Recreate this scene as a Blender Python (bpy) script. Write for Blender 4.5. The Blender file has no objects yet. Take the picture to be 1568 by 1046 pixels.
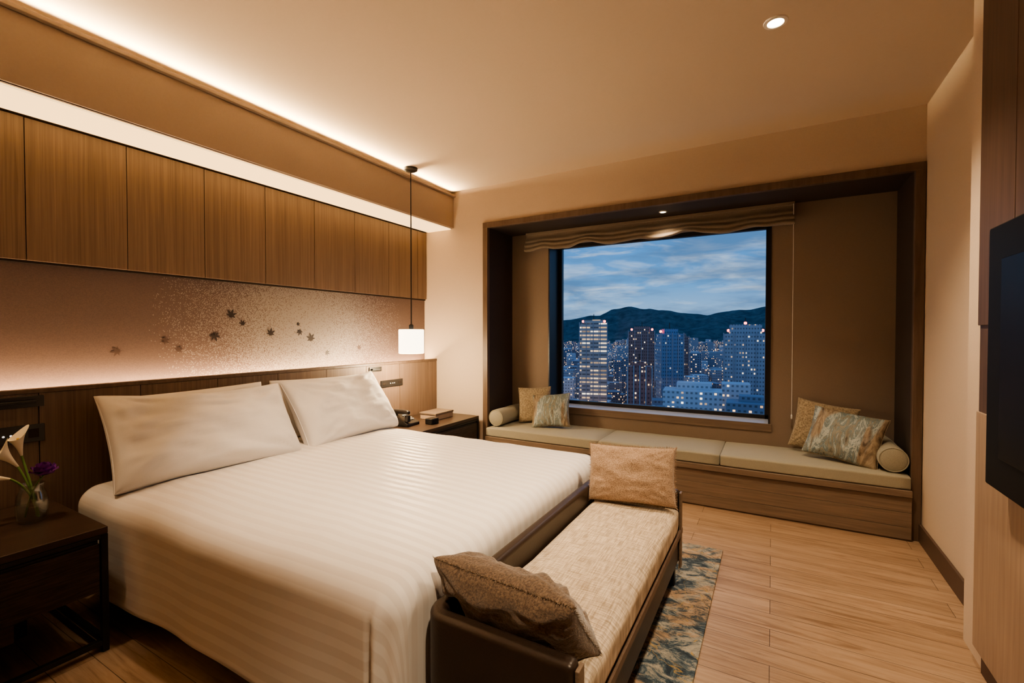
import bpy, bmesh, math, random
from mathutils import Vector, Matrix, noise
random.seed(7)
S = bpy.context.scene
COL = S.collection

# ------------------------------------------------------------------ helpers
def link(ob, parent=None):
    COL.objects.link(ob)
    if parent is not None:
        ob.parent = parent
        ob.matrix_parent_inverse = Matrix.Translation(-Vector(parent.location))
    return ob

def empty(name, loc):
    e = bpy.data.objects.new(name, None)
    e.location = loc
    e.empty_display_size = 0.1
    COL.objects.link(e)
    return e

def mesh_obj(name, verts, faces, mat=None, parent=None, smooth=False, uvs=None):
    me = bpy.data.meshes.new(name)
    me.from_pydata([tuple(v) for v in verts], [], faces)
    me.update()
    if mat: me.materials.append(mat)
    if smooth:
        for p in me.polygons: p.use_smooth = True
    if uvs is not None:
        ul = me.uv_layers.new(name="UVMap")
        for l in me.loops:
            ul.data[l.index].uv = uvs[l.vertex_index]
    ob = bpy.data.objects.new(name, me)
    return link(ob, parent)

def bevel(ob, w, seg=3, ang=35):
    m = ob.modifiers.new("bevel", 'BEVEL'); m.width = w; m.segments = seg
    m.limit_method = 'ANGLE'; m.angle_limit = math.radians(ang)
    for p in ob.data.polygons: p.use_smooth = True
    try:
        m.harden_normals = True
    except Exception: pass
    return ob

def boxes(name, lst, mat, parent=None, bev=0.0, seg=2):
    vs, fs = [], []
    for (x0,x1,y0,y1,z0,z1) in lst:
        b = len(vs)
        vs += [(x0,y0,z0),(x1,y0,z0),(x1,y1,z0),(x0,y1,z0),(x0,y0,z1),(x1,y0,z1),(x1,y1,z1),(x0,y1,z1)]
        for f in [(0,3,2,1),(4,5,6,7),(0,1,5,4),(1,2,6,5),(2,3,7,6),(3,0,4,7)]:
            fs.append(tuple(b+i for i in f))
    ob = mesh_obj(name, vs, fs, mat, parent)
    if bev > 0: bevel(ob, bev, seg)
    return ob

def box(name, x0,x1,y0,y1,z0,z1, mat, parent=None, bev=0.0, seg=2):
    return boxes(name, [(x0,x1,y0,y1,z0,z1)], mat, parent, bev, seg)

def puffed(name, x0,x1,y0,y1,z0,z1, mat, parent=None, bulge=0.02, r=0.03, wob=0.004):
    bm = bmesh.new()
    bmesh.ops.create_cube(bm, size=2)
    bmesh.ops.subdivide_edges(bm, edges=bm.edges[:], cuts=14, use_grid_fill=True)
    cx,cy,cz=(x0+x1)/2,(y0+y1)/2,(z0+z1)/2; hx,hy,hz=(x1-x0)/2,(y1-y0)/2,(z1-z0)/2
    for v in bm.verts:
        u,w,t = v.co
        k = (1-u**4)*(1-w**4)
        rr = r
        px = hx*u; py = hy*w; pz = hz*t
        ix = max(-(hx-rr), min(hx-rr, px)); iy = max(-(hy-rr), min(hy-rr, py)); rz=min(rr,hz*0.95); iz = max(-(hz-rz), min(hz-rz, pz))
        d = Vector((px-ix, py-iy, (pz-iz)*rr/rz))
        if d.length > 1e-6:
            m = max(abs(d.x),abs(d.y),abs(d.z))
            d = d.normalized()*m
        n = noise.noise(Vector((px*6+cx, py*6+cy, pz*6)))*wob
        v.co = Vector((cx+ix+d.x, cy+iy+d.y, cz+iz+d.z*rz/rr + (bulge*k if t>0.9 else 0) + n*(t>0.5)))
    me = bpy.data.meshes.new(name); bm.to_mesh(me); bm.free()
    me.materials.append(mat)
    for p in me.polygons: p.use_smooth=True
    return link(bpy.data.objects.new(name, me), parent)

def lathe(name, prof, center, mat, parent=None, seg=32, smooth=True, axis='Z', cap=True):
    vs, fs = [], []
    n=len(prof)
    for i in range(seg):
        a=2*math.pi*i/seg
        for (r,h) in prof:
            if axis=='Z': vs.append((center[0]+r*math.cos(a),center[1]+r*math.sin(a),center[2]+h))
            else: vs.append((center[0]+r*math.cos(a),center[1]+h,center[2]+r*math.sin(a)))
    for i in range(seg):
        j=(i+1)%seg
        for k in range(n-1):
            f=(i*n+k, j*n+k, j*n+k+1, i*n+k+1)
            fs.append(f if axis=='Z' else f[::-1])
    if cap:
        fs.append(tuple(i*n for i in range(seg))[::-1]); fs.append(tuple(i*n+n-1 for i in range(seg)))
    ob = mesh_obj(name, vs, fs, mat, parent, smooth)
    m = ob.modifiers.new("es",'EDGE_SPLIT'); m.split_angle=math.radians(50)
    return ob

def tube(name, pts, r, mat, parent=None, cyclic=False, res=3):
    cu = bpy.data.curves.new(name,'CURVE'); cu.dimensions='3D'
    cu.bevel_depth=r; cu.bevel_resolution=res; cu.use_fill_caps=True
    sp = cu.splines.new('POLY'); sp.points.add(len(pts)-1)
    for i,p in enumerate(pts): sp.points[i].co=(p[0],p[1],p[2],1)
    sp.use_cyclic_u=cyclic
    cu.materials.append(mat)
    return link(bpy.data.objects.new(name,cu),parent)

# ------------------------------------------------------------------ materials
class NT:
    def __init__(s, name):
        s.m = bpy.data.materials.new(name); s.m.use_nodes=True
        s.t = s.m.node_tree; s.b = s.t.nodes["Principled BSDF"]
        s.out = s.t.nodes["Material Output"]
    def n(s, typ, **kw):
        nd = s.t.nodes.new(typ)
        for k,v in kw.items():
            if k in ('operation','blend_type','data_type','gradient_type','feature','distance','noise_dimensions','interpolation_type','clamp','use_clamp'):
                setattr(nd,k,v)
            else: nd.inputs[k].default_value=v
        return nd
    def l(s,a,b): s.t.links.new(a,b)
    def coords(s, scale=(1,1,1), loc=(0,0,0), kind='Object', rot=(0,0,0)):
        tc = s.t.nodes.new('ShaderNodeTexCoord'); mp = s.t.nodes.new('ShaderNodeMapping')
        mp.inputs['Scale'].default_value=scale; mp.inputs['Location'].default_value=loc; mp.inputs['Rotation'].default_value=rot
        s.l(tc.outputs[kind], mp.inputs['Vector']); return mp.outputs['Vector']
    def noise(s, vec, scale=5, detail=4, rough=.5, dist=0):
        nd = s.n('ShaderNodeTexNoise'); nd.inputs['Scale'].default_value=scale; nd.inputs['Detail'].default_value=detail
        nd.inputs['Roughness'].default_value=rough; nd.inputs['Distortion'].default_value=dist
        if vec is not None: s.l(vec, nd.inputs['Vector'])
        return nd.outputs['Fac']
    def ramp(s, fac, stops):
        nd = s.t.nodes.new('ShaderNodeValToRGB'); e = nd.color_ramp.elements
        while len(e)<len(stops): e.new(0.5)
        for i,(p,c) in enumerate(stops):
            e[i].position=p; e[i].color=(c[0],c[1],c[2],1) if not isinstance(c,(int,float)) else (c,c,c,1)
        s.l(fac, nd.inputs['Fac']); return nd.outputs['Color']
    def mix(s, fac, a, b, blend='MIX'):
        nd = s.t.nodes.new('ShaderNodeMixRGB'); nd.blend_type=blend
        for inp,v in (('Fac',fac),('Color1',a),('Color2',b)):
            if hasattr(v,'links') or hasattr(v,'is_linked'): s.l(v, nd.inputs[inp])
            elif isinstance(v,(int,float)): nd.inputs[inp].default_value = v if inp=='Fac' else (v,v,v,1)
            else: nd.inputs[inp].default_value=(v[0],v[1],v[2],1)
        return nd.outputs['Color']
    def math(s, op, a, b=None):
        nd = s.t.nodes.new('ShaderNodeMath'); nd.operation=op
        for i,v in enumerate((a,b)):
            if v is None: continue
            if isinstance(v,(int,float)): nd.inputs[i].default_value=v
            else: s.l(v, nd.inputs[i])
        return nd.outputs[0]
    def bump(s, h, strength=.2, dist=.01):
        nd = s.t.nodes.new('ShaderNodeBump'); nd.inputs['Strength'].default_value=strength; nd.inputs['Distance'].default_value=dist
        s.l(h, nd.inputs['Height']); s.l(nd.outputs['Normal'], s.b.inputs['Normal'])
    def base(s, c):
        if isinstance(c,(tuple,list)): s.b.inputs['Base Color'].default_value=(c[0],c[1],c[2],1)
        else: s.l(c, s.b.inputs['Base Color'])
    def set(s, **kw):
        for k,v in kw.items(): s.b.inputs[k.replace('_',' ')].default_value=v
        return s

def plain(name, c, rough=.5, metal=0, var=.06, nscale=40, bump=.05, spec=.5, coat=0):
    t=NT(name); v=t.coords()
    f=t.noise(v,nscale,3)
    t.base(t.mix(f, [x*(1-var) for x in c],[min(1,x*(1+var)) for x in c]))
    t.set(Roughness=rough, Metallic=metal); t.b.inputs['Specular IOR Level'].default_value=spec
    t.b.inputs['Coat Weight'].default_value=coat
    if bump>0: t.bump(f,bump,.004)
    return t.m

def wood(name, dark, light, scale=(60,60,2.2), rough=.45, bump=.08):
    t=NT(name); v=t.coords(scale)
    f=t.noise(v,1,5,.6,.6)
    v2=t.coords(tuple(x*.12 for x in scale)); f2=t.noise(v2,1,2)
    g=t.math('ADD', t.math('MULTIPLY',f,.8), t.math('MULTIPLY',f2,.2))
    t.base(t.ramp(g,[(.33,dark),(.66,light)])); t.set(Roughness=rough); t.bump(f,bump,.003)
    return t.m

def fabric(name, c, c2=None, scale=350, bump=.3, rough=.9, sheen=.2, lo=.35, hi=.65):
    t=NT(name); v=t.coords()
    nz=t.noise(v,scale,3,.6)
    c2 = c2 or [x*.75 for x in c]
    t.base(t.ramp(nz,[(lo,c2),(hi,c)])); t.set(Roughness=rough); t.b.inputs['Sheen Weight'].default_value=sheen
    t.bump(nz,bump,.003)
    return t.m

M={}
M['wall']=plain('wall_paper_taupe',(.61,.50,.395),.85,var=.05,nscale=110,bump=.12)
M['ceil']=plain('ceiling_paint',(.68,.57,.46),.9,var=.02,nscale=60,bump=.03)
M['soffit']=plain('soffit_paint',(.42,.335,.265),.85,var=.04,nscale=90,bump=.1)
M['wood_v']=wood('walnut_panel_vertical',(.13,.086,.060),(.22,.153,.112),(110,110,1.6))
M['wood_dark']=wood('dark_walnut',(.032,.020,.015),(.065,.041,.029),(40,3,40),rough=.35)
M['wood_trim']=wood('walnut_trim',(.10,.065,.045),(.16,.11,.08),(30,30,3))
M['wood_h']=wood('bench_oak_horizontal',(.15,.108,.076),(.24,.178,.132),(3,80,80))
M['wood_r']=wood('light_wood_vertical',(.30,.22,.16),(.40,.30,.22))
M['wood_rd']=wood('brown_wood_vertical',(.07,.043,.032),(.12,.075,.055))
M['alcove_side']=plain('alcove_dark_wallcover',(.050,.039,.034),.6,var=.2,nscale=120,bump=.1)
M['alcove_back']=plain('alcove_taupe_wallcover',(.27,.21,.165),.85,var=.06,nscale=120,bump=.1)
M['black']=plain('black_metal',(.012,.011,.011),.4,bump=.02)
M['frame']=plain('window_frame_black',(.02,.02,.022),.35,bump=.02)
M['screen']=plain('tv_screen_glass',(.004,.004,.005),.35,bump=0,spec=.2)
M['tvb']=plain('tv_bezel_black',(.006,.006,.006),.5,bump=0,spec=.2)
M['leather']=plain('brown_leather',(.034,.022,.016),.38,var=.2,nscale=150,bump=.15)
M['groove']=plain('groove_dark',(.02,.012,.008),.8)
M['plastic']=plain('black_plastic',(.02,.018,.017),.3,bump=.02)
M['white']=plain('white_plastic',(.8,.78,.74),.4)
M['chrome']=plain('downlight_trim_white',(.85,.8,.72),.3)
M['base_b']=plain('baseboard_brown',(.10,.065,.048),.5)
M['sill']=plain('window_sill_paint',(.5,.52,.55),.3)
M['bolster']=fabric('bolster_fabric',(.38,.36,.28))
M['seatfab']=fabric('bench_cushion_fabric',(.37,.35,.27),(.31,.29,.22))
M['beige']=fabric('beige_cushion_fabric',(.42,.34,.23),(.20,.155,.10),90,.4)
M['tan']=fabric('tan_chenille_fabric',(.48,.34,.24),(.24,.16,.105),210,.9)
M['brown_c']=fabric('brown_chenille_fabric',(.22,.15,.10),(.075,.048,.033),170,1.0,sheen=.6,lo=.36,hi=.68)
M['blind']=fabric('blind_linen',(.30,.24,.18),(.2,.16,.12),300)
M['pill']=fabric('white_cotton',(.81,.78,.76),(.77,.74,.72),400,.06)

def emit(name,c,s):
    t=NT(name); t.base(c); t.b.inputs['Emission Color'].default_value=(c[0],c[1],c[2],1); t.b.inputs['Emission Strength'].default_value=s
    return t.m
M['led']=emit('led_diffuser_warm',(1,.70,.33),1.05)  # emission stands for cove light falling on the soffit underside
M['shade']=emit('pendant_shade_glow',(1,.84,.60),3.2)
M['lamp']=emit('downlight_lens',(1,.85,.62),9)
M['redl']=emit('aviation_light_red',(1,.08,.06),7)
M['dot']=emit('switch_led',(1,.95,.85),.8)

# woven seat
t=NT('woven_crosshatch_fabric'); v=t.coords()
wx=t.noise(t.coords((220,14,14)),1,3); wy=t.noise(t.coords((14,220,14)),1,3)
f=t.math('MULTIPLY',wx,wy)
t.base(t.ramp(f,[(.14,(.32,.25,.18)),(.38,(.68,.58,.45))])); t.set(Roughness=.9); t.bump(f,.4,.002); M['woven']=t.m

# duvet stripes
t=NT('satin_stripe_duvet'); v=t.coords(kind='UV')
sep=t.n('ShaderNodeSeparateXYZ'); t.l(v,sep.inputs[0])
w=t.math('SINE', t.math('MULTIPLY',sep.outputs['Y'],2*math.pi/.056))
w=t.ramp(t.math('ADD',t.math('MULTIPLY',w,.5),.5),[(.40,0),(.60,1)])
t.base(t.mix(w,(.83,.795,.765),(.755,.71,.675)))
t.l(t.ramp(w,[(0,.42),(1,.72)]), t.b.inputs['Roughness'])
t.b.inputs['Specular IOR Level'].default_value=.35
t.bump(t.noise(v,9,3),.10,.02); M['duvet']=t.m

# patterned cushion
t=NT('patterned_silk_cushion')
f=t.noise(t.coords((18,5,10)),1,7,.72,1.6)
f2=t.noise(t.coords((7,1.0,5)),1,3,.5,.3)
c1=t.ramp(f,[(.34,(.07,.07,.06)),(.44,(.26,.25,.20)),(.50,(.10,.16,.18)),(.56,(.44,.47,.44)),(.64,(.10,.15,.165)),(.74,(.36,.30,.2))])
c2=t.ramp(f,[(.36,(.06,.04,.025)),(.5,(.22,.165,.11)),(.62,(.36,.29,.2))])
c=t.mix(t.ramp(f2,[(.49,0),(.53,1)]),c1,c2)
t.base(c); t.set(Roughness=.5); t.bump(f,.3,.004); M['pattern']=t.m

# floor planks
t=NT('oak_plank_floor'); v=t.coords()
br=t.n('ShaderNodeTexBrick'); t.l(v,br.inputs['Vector'])
br.offset=.37; br.offset_frequency=2
for k,val in (('Scale',1),('Mortar Size',.0014),('Mortar Smooth',.2),('Brick Width',1.15),('Row Height',.125),('Bias',0)): br.inputs[k].default_value=val
br.inputs['Color1'].default_value=(.345,.24,.16,1); br.inputs['Color2'].default_value=(.43,.305,.21,1); br.inputs['Mortar'].default_value=(.10,.065,.04,1)
g=t.noise(t.coords((2.0,30,1)),1,8,.70,1.4)
gc=t.ramp(g,[(.34,(.62,.56,.50)),(.48,(.90,.87,.84)),(.60,(1.03,1.03,1.03))])
t.base(t.mix(1,br.outputs['Color'],gc,'MULTIPLY')); t.set(Roughness=.42); t.bump(g,.06,.003); M['floor']=t.m

# rug
t=NT('abstract_rug')
a=t.noise(t.coords((9,15,1)),1,10,.82,.8); b=t.noise(t.coords((2.6,3.2,1),loc=(3,7,0)),1,6,.7,.6)
c1=t.ramp(a,[(.42,(.025,.04,.06)),(.485,(.08,.12,.15)),(.52,(.24,.24,.22)),(.60,(.40,.37,.31))])
c2=t.ramp(a,[(.44,(.05,.065,.075)),(.49,(.24,.18,.13)),(.56,(.42,.29,.19))])
m=t.ramp(b,[(.50,0),(.56,1)])
c=t.mix(m,c1,c2)
gl=t.noise(t.coords((3,3,1),loc=(1,1,0)),1,3,.5,2); gl=t.ramp(gl,[(.494,0),(.5,1),(.506,0)])
c=t.mix(t.math('MULTIPLY',gl,.8),c,(.48,.31,.09))
t.base(c); t.set(Roughness=.95); t.bump(t.noise(t.coords(),500,2),.5,.004); M['rug']=t.m

# art wall covering
t=NT('metallic_mosaic_wallcovering')
vo=t.n('ShaderNodeTexVoronoi'); vo.inputs['Scale'].default_value=260; t.l(t.coords(),vo.inputs['Vector'])
sp=t.n('ShaderNodeSeparateColor'); t.l(vo.outputs['Color'],sp.inputs[0])
r1=sp.outputs[0]
gr=t.n('ShaderNodeTexGradient',gradient_type='SPHERICAL'); t.l(t.coords((0,1/1.15,1/.95),loc=(0,-2.3/1.15,-1.36/.95)),gr.inputs['Vector'])
msk=t.ramp(gr.outputs['Fac'],[(.10,0.0),(.40,.22),(.66,.78),(.9,.95)])
k=t.math('LESS_THAN',r1,msk)
c=t.mix(t.math('MULTIPLY',sp.outputs[1],.5),(.165,.116,.105),(.10,.071,.067))
c=t.mix(t.math('MULTIPLY',k,.60),c,(.40,.37,.34))
t.base(c); t.set(Roughness=.5,Metallic=.1); t.bump(r1,.12,.003); M['art']=t.m
M['leaf']=plain('leaf_dark_foil',(.045,.035,.032),.4,metal=.2)
M['leaf2']=plain('leaf_faint_foil',(.085,.055,.048),.5,metal=.1)

# drawer front texture
t=NT('dark_ribbed_drawer'); f=t.noise(t.coords((6,10,160)),1,5,.7)
t.base(t.ramp(f,[(.35,(.012,.009,.008)),(.65,(.07,.05,.04))])); t.set(Roughness=.45); t.bump(f,.5,.004); M['drawer']=t.m

# glass
def glassmat(name, fac=.04, tint=(1,1,1)):
    m=bpy.data.materials.new(name); m.use_nodes=True; nt=m.node_tree; nt.nodes.clear()
    o=nt.nodes.new('ShaderNodeOutputMaterial'); mx=nt.nodes.new('ShaderNodeMixShader'); tr=nt.nodes.new('ShaderNodeBsdfTransparent'); gl=nt.nodes.new('ShaderNodeBsdfGlossy')
    gl.inputs['Roughness'].default_value=.02; tr.inputs['Color'].default_value=(*tint,1); mx.inputs[0].default_value=fac
    nt.links.new(tr.outputs[0],mx.inputs[1]); nt.links.new(gl.outputs[0],mx.inputs[2]); nt.links.new(mx.outputs[0],o.inputs[0]); return m
M['glass']=glassmat('window_glass',.006)
M['vase']=glassmat('vase_glass',.16,(.93,.95,.94))
M['green']=plain('stem_green',(.14,.26,.07),.5)
M['calla']=plain('calla_petal',(.88,.80,.62),.5)
M['spadix']=plain('calla_spadix',(.85,.55,.08),.6)
M['purple']=plain('purple_petal',(.20,.035,.30),.5)

# ------------------------------------------------------------------ room shell
H=2.65
YB=3.67
box('floor',-3.3,1.0,-1.5,3.75,-.12,0,M['floor'])
box('ceiling',-3.3,1.0,-1.5,4.9,H,H+.15,M['ceil'])
box('wall_left',-3.35,-3.2,-1.5,YB+.0,0,H,M['wall'])
box('wall_front',-3.35,1.0,-1.65,-1.5,0,H,M['wall'])
boxes('wall_right',[(.80,.98,2.57,YB+.1,0,H),(.70,.98,2.35,2.57,0,H),(.74,.98,-1.5,2.35,0,H)],M['wall'])
AX0,AX1=-2.33,.749; AY=4.13; AZ=2.262
boxes('wall_back',[(-3.35,AX0-.05,YB,YB+.12,0,H),(AX0-.05,.98,YB,YB+.12,2.305,H)],M['wall'])
# alcove
WX0,WX1,WZ0,WZ1=-1.92,-.013,.55,2.17
boxes('wall_window_alcove',[(AX0-.05,WX0,AY,AY+.27,0,2.45),(WX1,.98,AY,AY+.27,0,2.45),(WX0,WX1,AY,AY+.27,0,WZ0),(WX0,WX1,AY,AY+.27,WZ1,2.45)],M['alcove_back'])
boxes('trim_alcove_reveal',[(AX0-.06,AX0,YB+.02,AY,0,AZ+.06),(AX1,AX1+.06,YB+.02,AY,0,AZ+.06),(AX0,AX1,YB+.02,AY,AZ,AZ+.06)],M['alcove_side'])
boxes('trim_alcove_frame',[(AX0-.05,AX0+.002,YB-.02,YB+.02,.02,2.305),(AX1-.002,.797,YB-.02,YB+.02,.0,2.305),(AX0-.05,.797,YB-.021,YB+.02,AZ-.005,2.306)],M['wood_trim'],bev=.003)
# window
win=empty('window_1',((WX0+WX1)/2,AY+.24,1.35))
yf0,yf1=AY+.22,AY+.27
boxes('frame',[(WX0,WX0+.045,yf0,yf1,WZ0,WZ1),(WX1-.04,WX1,yf0,yf1,WZ0,WZ1),(WX0,WX1,yf0,yf1,WZ0,WZ0+.045),(WX0,WX1,yf0,yf1,WZ1-.04,WZ1)],M['frame'],win,bev=.003)
boxes('reveal_lining',[(WX0-.001,WX0+.012,AY-.006,yf0,WZ0,WZ1),(WX1-.012,WX1+.001,AY-.006,yf0,WZ0,WZ1)],M['frame'],win)
box('pane',WX0+.03,WX1-.03,AY+.245,AY+.249,WZ0+.03,WZ1-.03,M['glass'],win)
box('sill_board',WX0-.0,WX1+.0,AY-.004,yf0,WZ0-.001,WZ0+.012,M['sill'],win,bev=.003)
box('apron_board',WX0-.01,WX1+.012,AY-.014,AY-.001,WZ0-.05,WZ0+.012,M['wood_h'],win,bev=.002)
box('baseboard_right',.785,.80,2.57,YB-.02,0,.11,M['base_b'],bev=.003)
box('baseboard_left',-2.93,-2.39,YB-.014,YB,0,.10,M['base_b'],bev=.003)

# soffit with cove trough on top
boxes('ceiling_soffit',[(-3.2,-2.74,-1.5,YB,2.30,2.54),(-2.755,-2.73,-1.5,YB,2.30,2.598)],M['soffit'],bev=.002)
box('trim_cove_lip',-2.76,-2.705,-1.5,YB,2.5985,2.618,M['soffit'],bev=.003)
box('cove_light_diffuser',-3.045,-2.765,-1.49,YB-.005,2.290,2.2995,M['led'])  # added glowing strip, stands in for the lit soffit underside
# upper panels
pan=empty('headboard_upper_panels',(-3.1,1.2,1.96))
ds=[.773+.394*k for k in range(-6,9)]
ds=[d for d in ds if -1.5<d<YB]
ed=[-1.49]+ds+[YB-.004]
lst=[(-3.16,-3.07,ed[i]+.0015,ed[i+1]-.0015,1.617,2.286) for i in range(len(ed)-1) if ed[i+1]-ed[i]>.02]
boxes('panels',lst,M['wood_v'],pan,bev=.001,seg=1)
box('backing',-3.197,-3.162,-1.49,YB-.004,1.62,2.286,M['groove'],pan)
box('shadow_rail',-3.16,-3.085,-1.49,YB-.004,1.605,1.6165,M['groove'],pan)
art=box('art_wallcovering_panel',-3.198,-3.10,-1.49,YB-.004,.97,1.604,M['art'])
hb=empty('headboard_lower_panels',(-3.0,1.2,.5))
lst=[(-3.0,-2.944,ed[i]+.0015,ed[i+1]-.0015,.12,.995) for i in range(len(ed)-1) if ed[i+1]-ed[i]>.02]
boxes('panels',lst,M['wood_v'],hb,bev=.001,seg=1)
box('backing',-3.09,-3.002,-1.49,YB-.004,.0,.955,M['groove'],hb)
box('plinth',-3.0,-2.955,-1.49,YB-.004,.0,.118,M['groove'],hb)
box('ledge_cap',-2.985,-2.940,-1.49,YB-.004,.996,1.016,M['wood_trim'],hb,bev=.002)

# maple leaves
def leaf(cy,cz,r,rot,mat,parent,nm):
    lobes=[(0,1.0),(50,.92),(100,.75),(150,.5),(210,.5),(260,.75),(310,.92)]
    angs=[]
    for i,(a,l) in enumerate(lobes):
        a2=lobes[(i+1)%7][0]+(360 if i==6 else 0)
        angs += [(a-13,l*.62),(a,l),(a+13,l*.62),((a+a2)/2,.38)]
    vs=[(-3.0985,cy,cz)]
    for a,l in angs:
        t=math.radians(a+rot); vs.append((-3.0985,cy+r*l*math.sin(t),cz+r*l*math.cos(t)))
    n=len(angs); fs=[(0,1+i,1+(i+1)%n) for i in range(n)]
    t=math.radians(180+rot); b=len(vs)
    s,c=math.sin(t),math.cos(t)
    vs+=[(-3.0985,cy-c*r*.05,cz+s*r*.05),(-3.0985,cy+c*r*.05,cz-s*r*.05),(-3.0985,cy+s*r*.9,cz+c*r*.9)]
    fs.append((b,b+1,b+2))
    mesh_obj(nm,vs,fs,mat,parent)
ml=empty('maple_leaf_artwork',(-3.0985,2.0,1.27))
L=[(1.732,1.39,.046,20,0),(1.809,1.336,.032,-30,0),(1.626,1.258,.045,160,0),(1.347,1.228,.036,70,1),(1.125,1.174,.036,-100,1),(1.421,1.172,.033,30,1),
(2.004,1.27,.044,10,0),(2.237,1.285,.036,200,0),(2.333,1.23,.052,-15,0),(2.477,1.119,.034,120,0),(2.804,1.147,.036,40,1),(2.22,1.34,.022,80,0)]
for i,(a,b,r,ro,k) in enumerate(L): leaf(a,b,r,ro,M['leaf2'] if k else M['leaf'],ml,'leaf_%d'%i)

# ------------------------------------------------------------------ right side: wood panels + tv
rw=empty('media_wall_panels',(.7,1.0,1.3))
boxes('lower_panels',[(.665,.739,-1.49,.9,.10,.98),(.665,.739,.904,2.349,.10,.98)],M['wood_r'],rw,bev=.002)
boxes('upper_panels',[(.665,.739,-1.49,1.0,1.30,H-.003),(.665,.739,1.004,2.06,1.30,H-.003),(.665,.739,2.064,2.349,1.30,H-.003)],M['wood_rd'],rw,bev=.002)
box('center_panel',.672,.739,-1.49,2.349,.98,1.30,M['wood_rd'],rw)
box('plinth',.69,.739,-1.49,2.349,0,.10,M['base_b'],rw)
tv=empty('television',(.64,1.5,1.19))
box('housing',.612,.664,.80,2.08,.78,1.61,M['tvb'],tv,bev=.006)
box('screen_panel',.606,.6119,.86,1.965,.885,1.50,M['screen'],tv,bev=.003)

# ------------------------------------------------------------------ window bench
wb=empty('window_bench_seat',(-.8,3.85,.2))
BY=3.612
box('base',AX0+.002,AX1-.002,BY+.018,AY-.002,.0,.272,M['wood_h'],wb,bev=.002)
boxes('base_boards',[(AX0+.05,AX1-.003,BY+.006,BY+.0175,.012,.085),(AX0+.05,AX1-.003,BY+.006,BY+.0175,.087,.175),(AX0+.05,AX1-.003,BY+.006,BY+.0175,.177,.268)],M['wood_h'],wb,bev=.001)
box('seat_board',AX0+.004,AX1-.003,BY-.012,AY-.003,.273,.315,M['wood_h'],wb,bev=.004)
xs=[AX0+.006,-1.235,-.325,AX1-.005]
for i in range(3):
    puffed('seat_cushion_%d'%(i+1),xs[i]+.001,xs[i+1]-.001,BY,AY-.006,.3155,.395,M['seatfab'],wb,bulge=.006,r=.012,wob=.003)

def bolster(name,x,y0,y1,z,r):
    prof=[(.001,0),(r*.8,0),(r*.96,.008),(r,.025)]+[(r*(1+.012*math.sin(i*1.3)),.025+(y1-y0-.05)*i/8) for i in range(1,8)]+[(r,y1-y0-.025),(r*.96,y1-y0-.008),(r*.8,y1-y0),(.001,y1-y0)]
    p=empty(name,(x,(y0+y1)/2,z))
    lathe('roll',prof,(x,y0,z),M['bolster'],p,40,axis='Y')
    for yy in (y0+.006,y1-.006):
        tube('piping',[(x+r*.95*math.cos(a*math.pi/16),yy,z+r*.95*math.sin(a*math.pi/16)) for a in range(32)],.004,M['bolster'],p,True)
bolster('bolster_cushion',AX1-.083,3.665,4.11,.480,.077)
bolster('bolster_cushion',AX0+.083,3.665,4.11,.480,.077)

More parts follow.
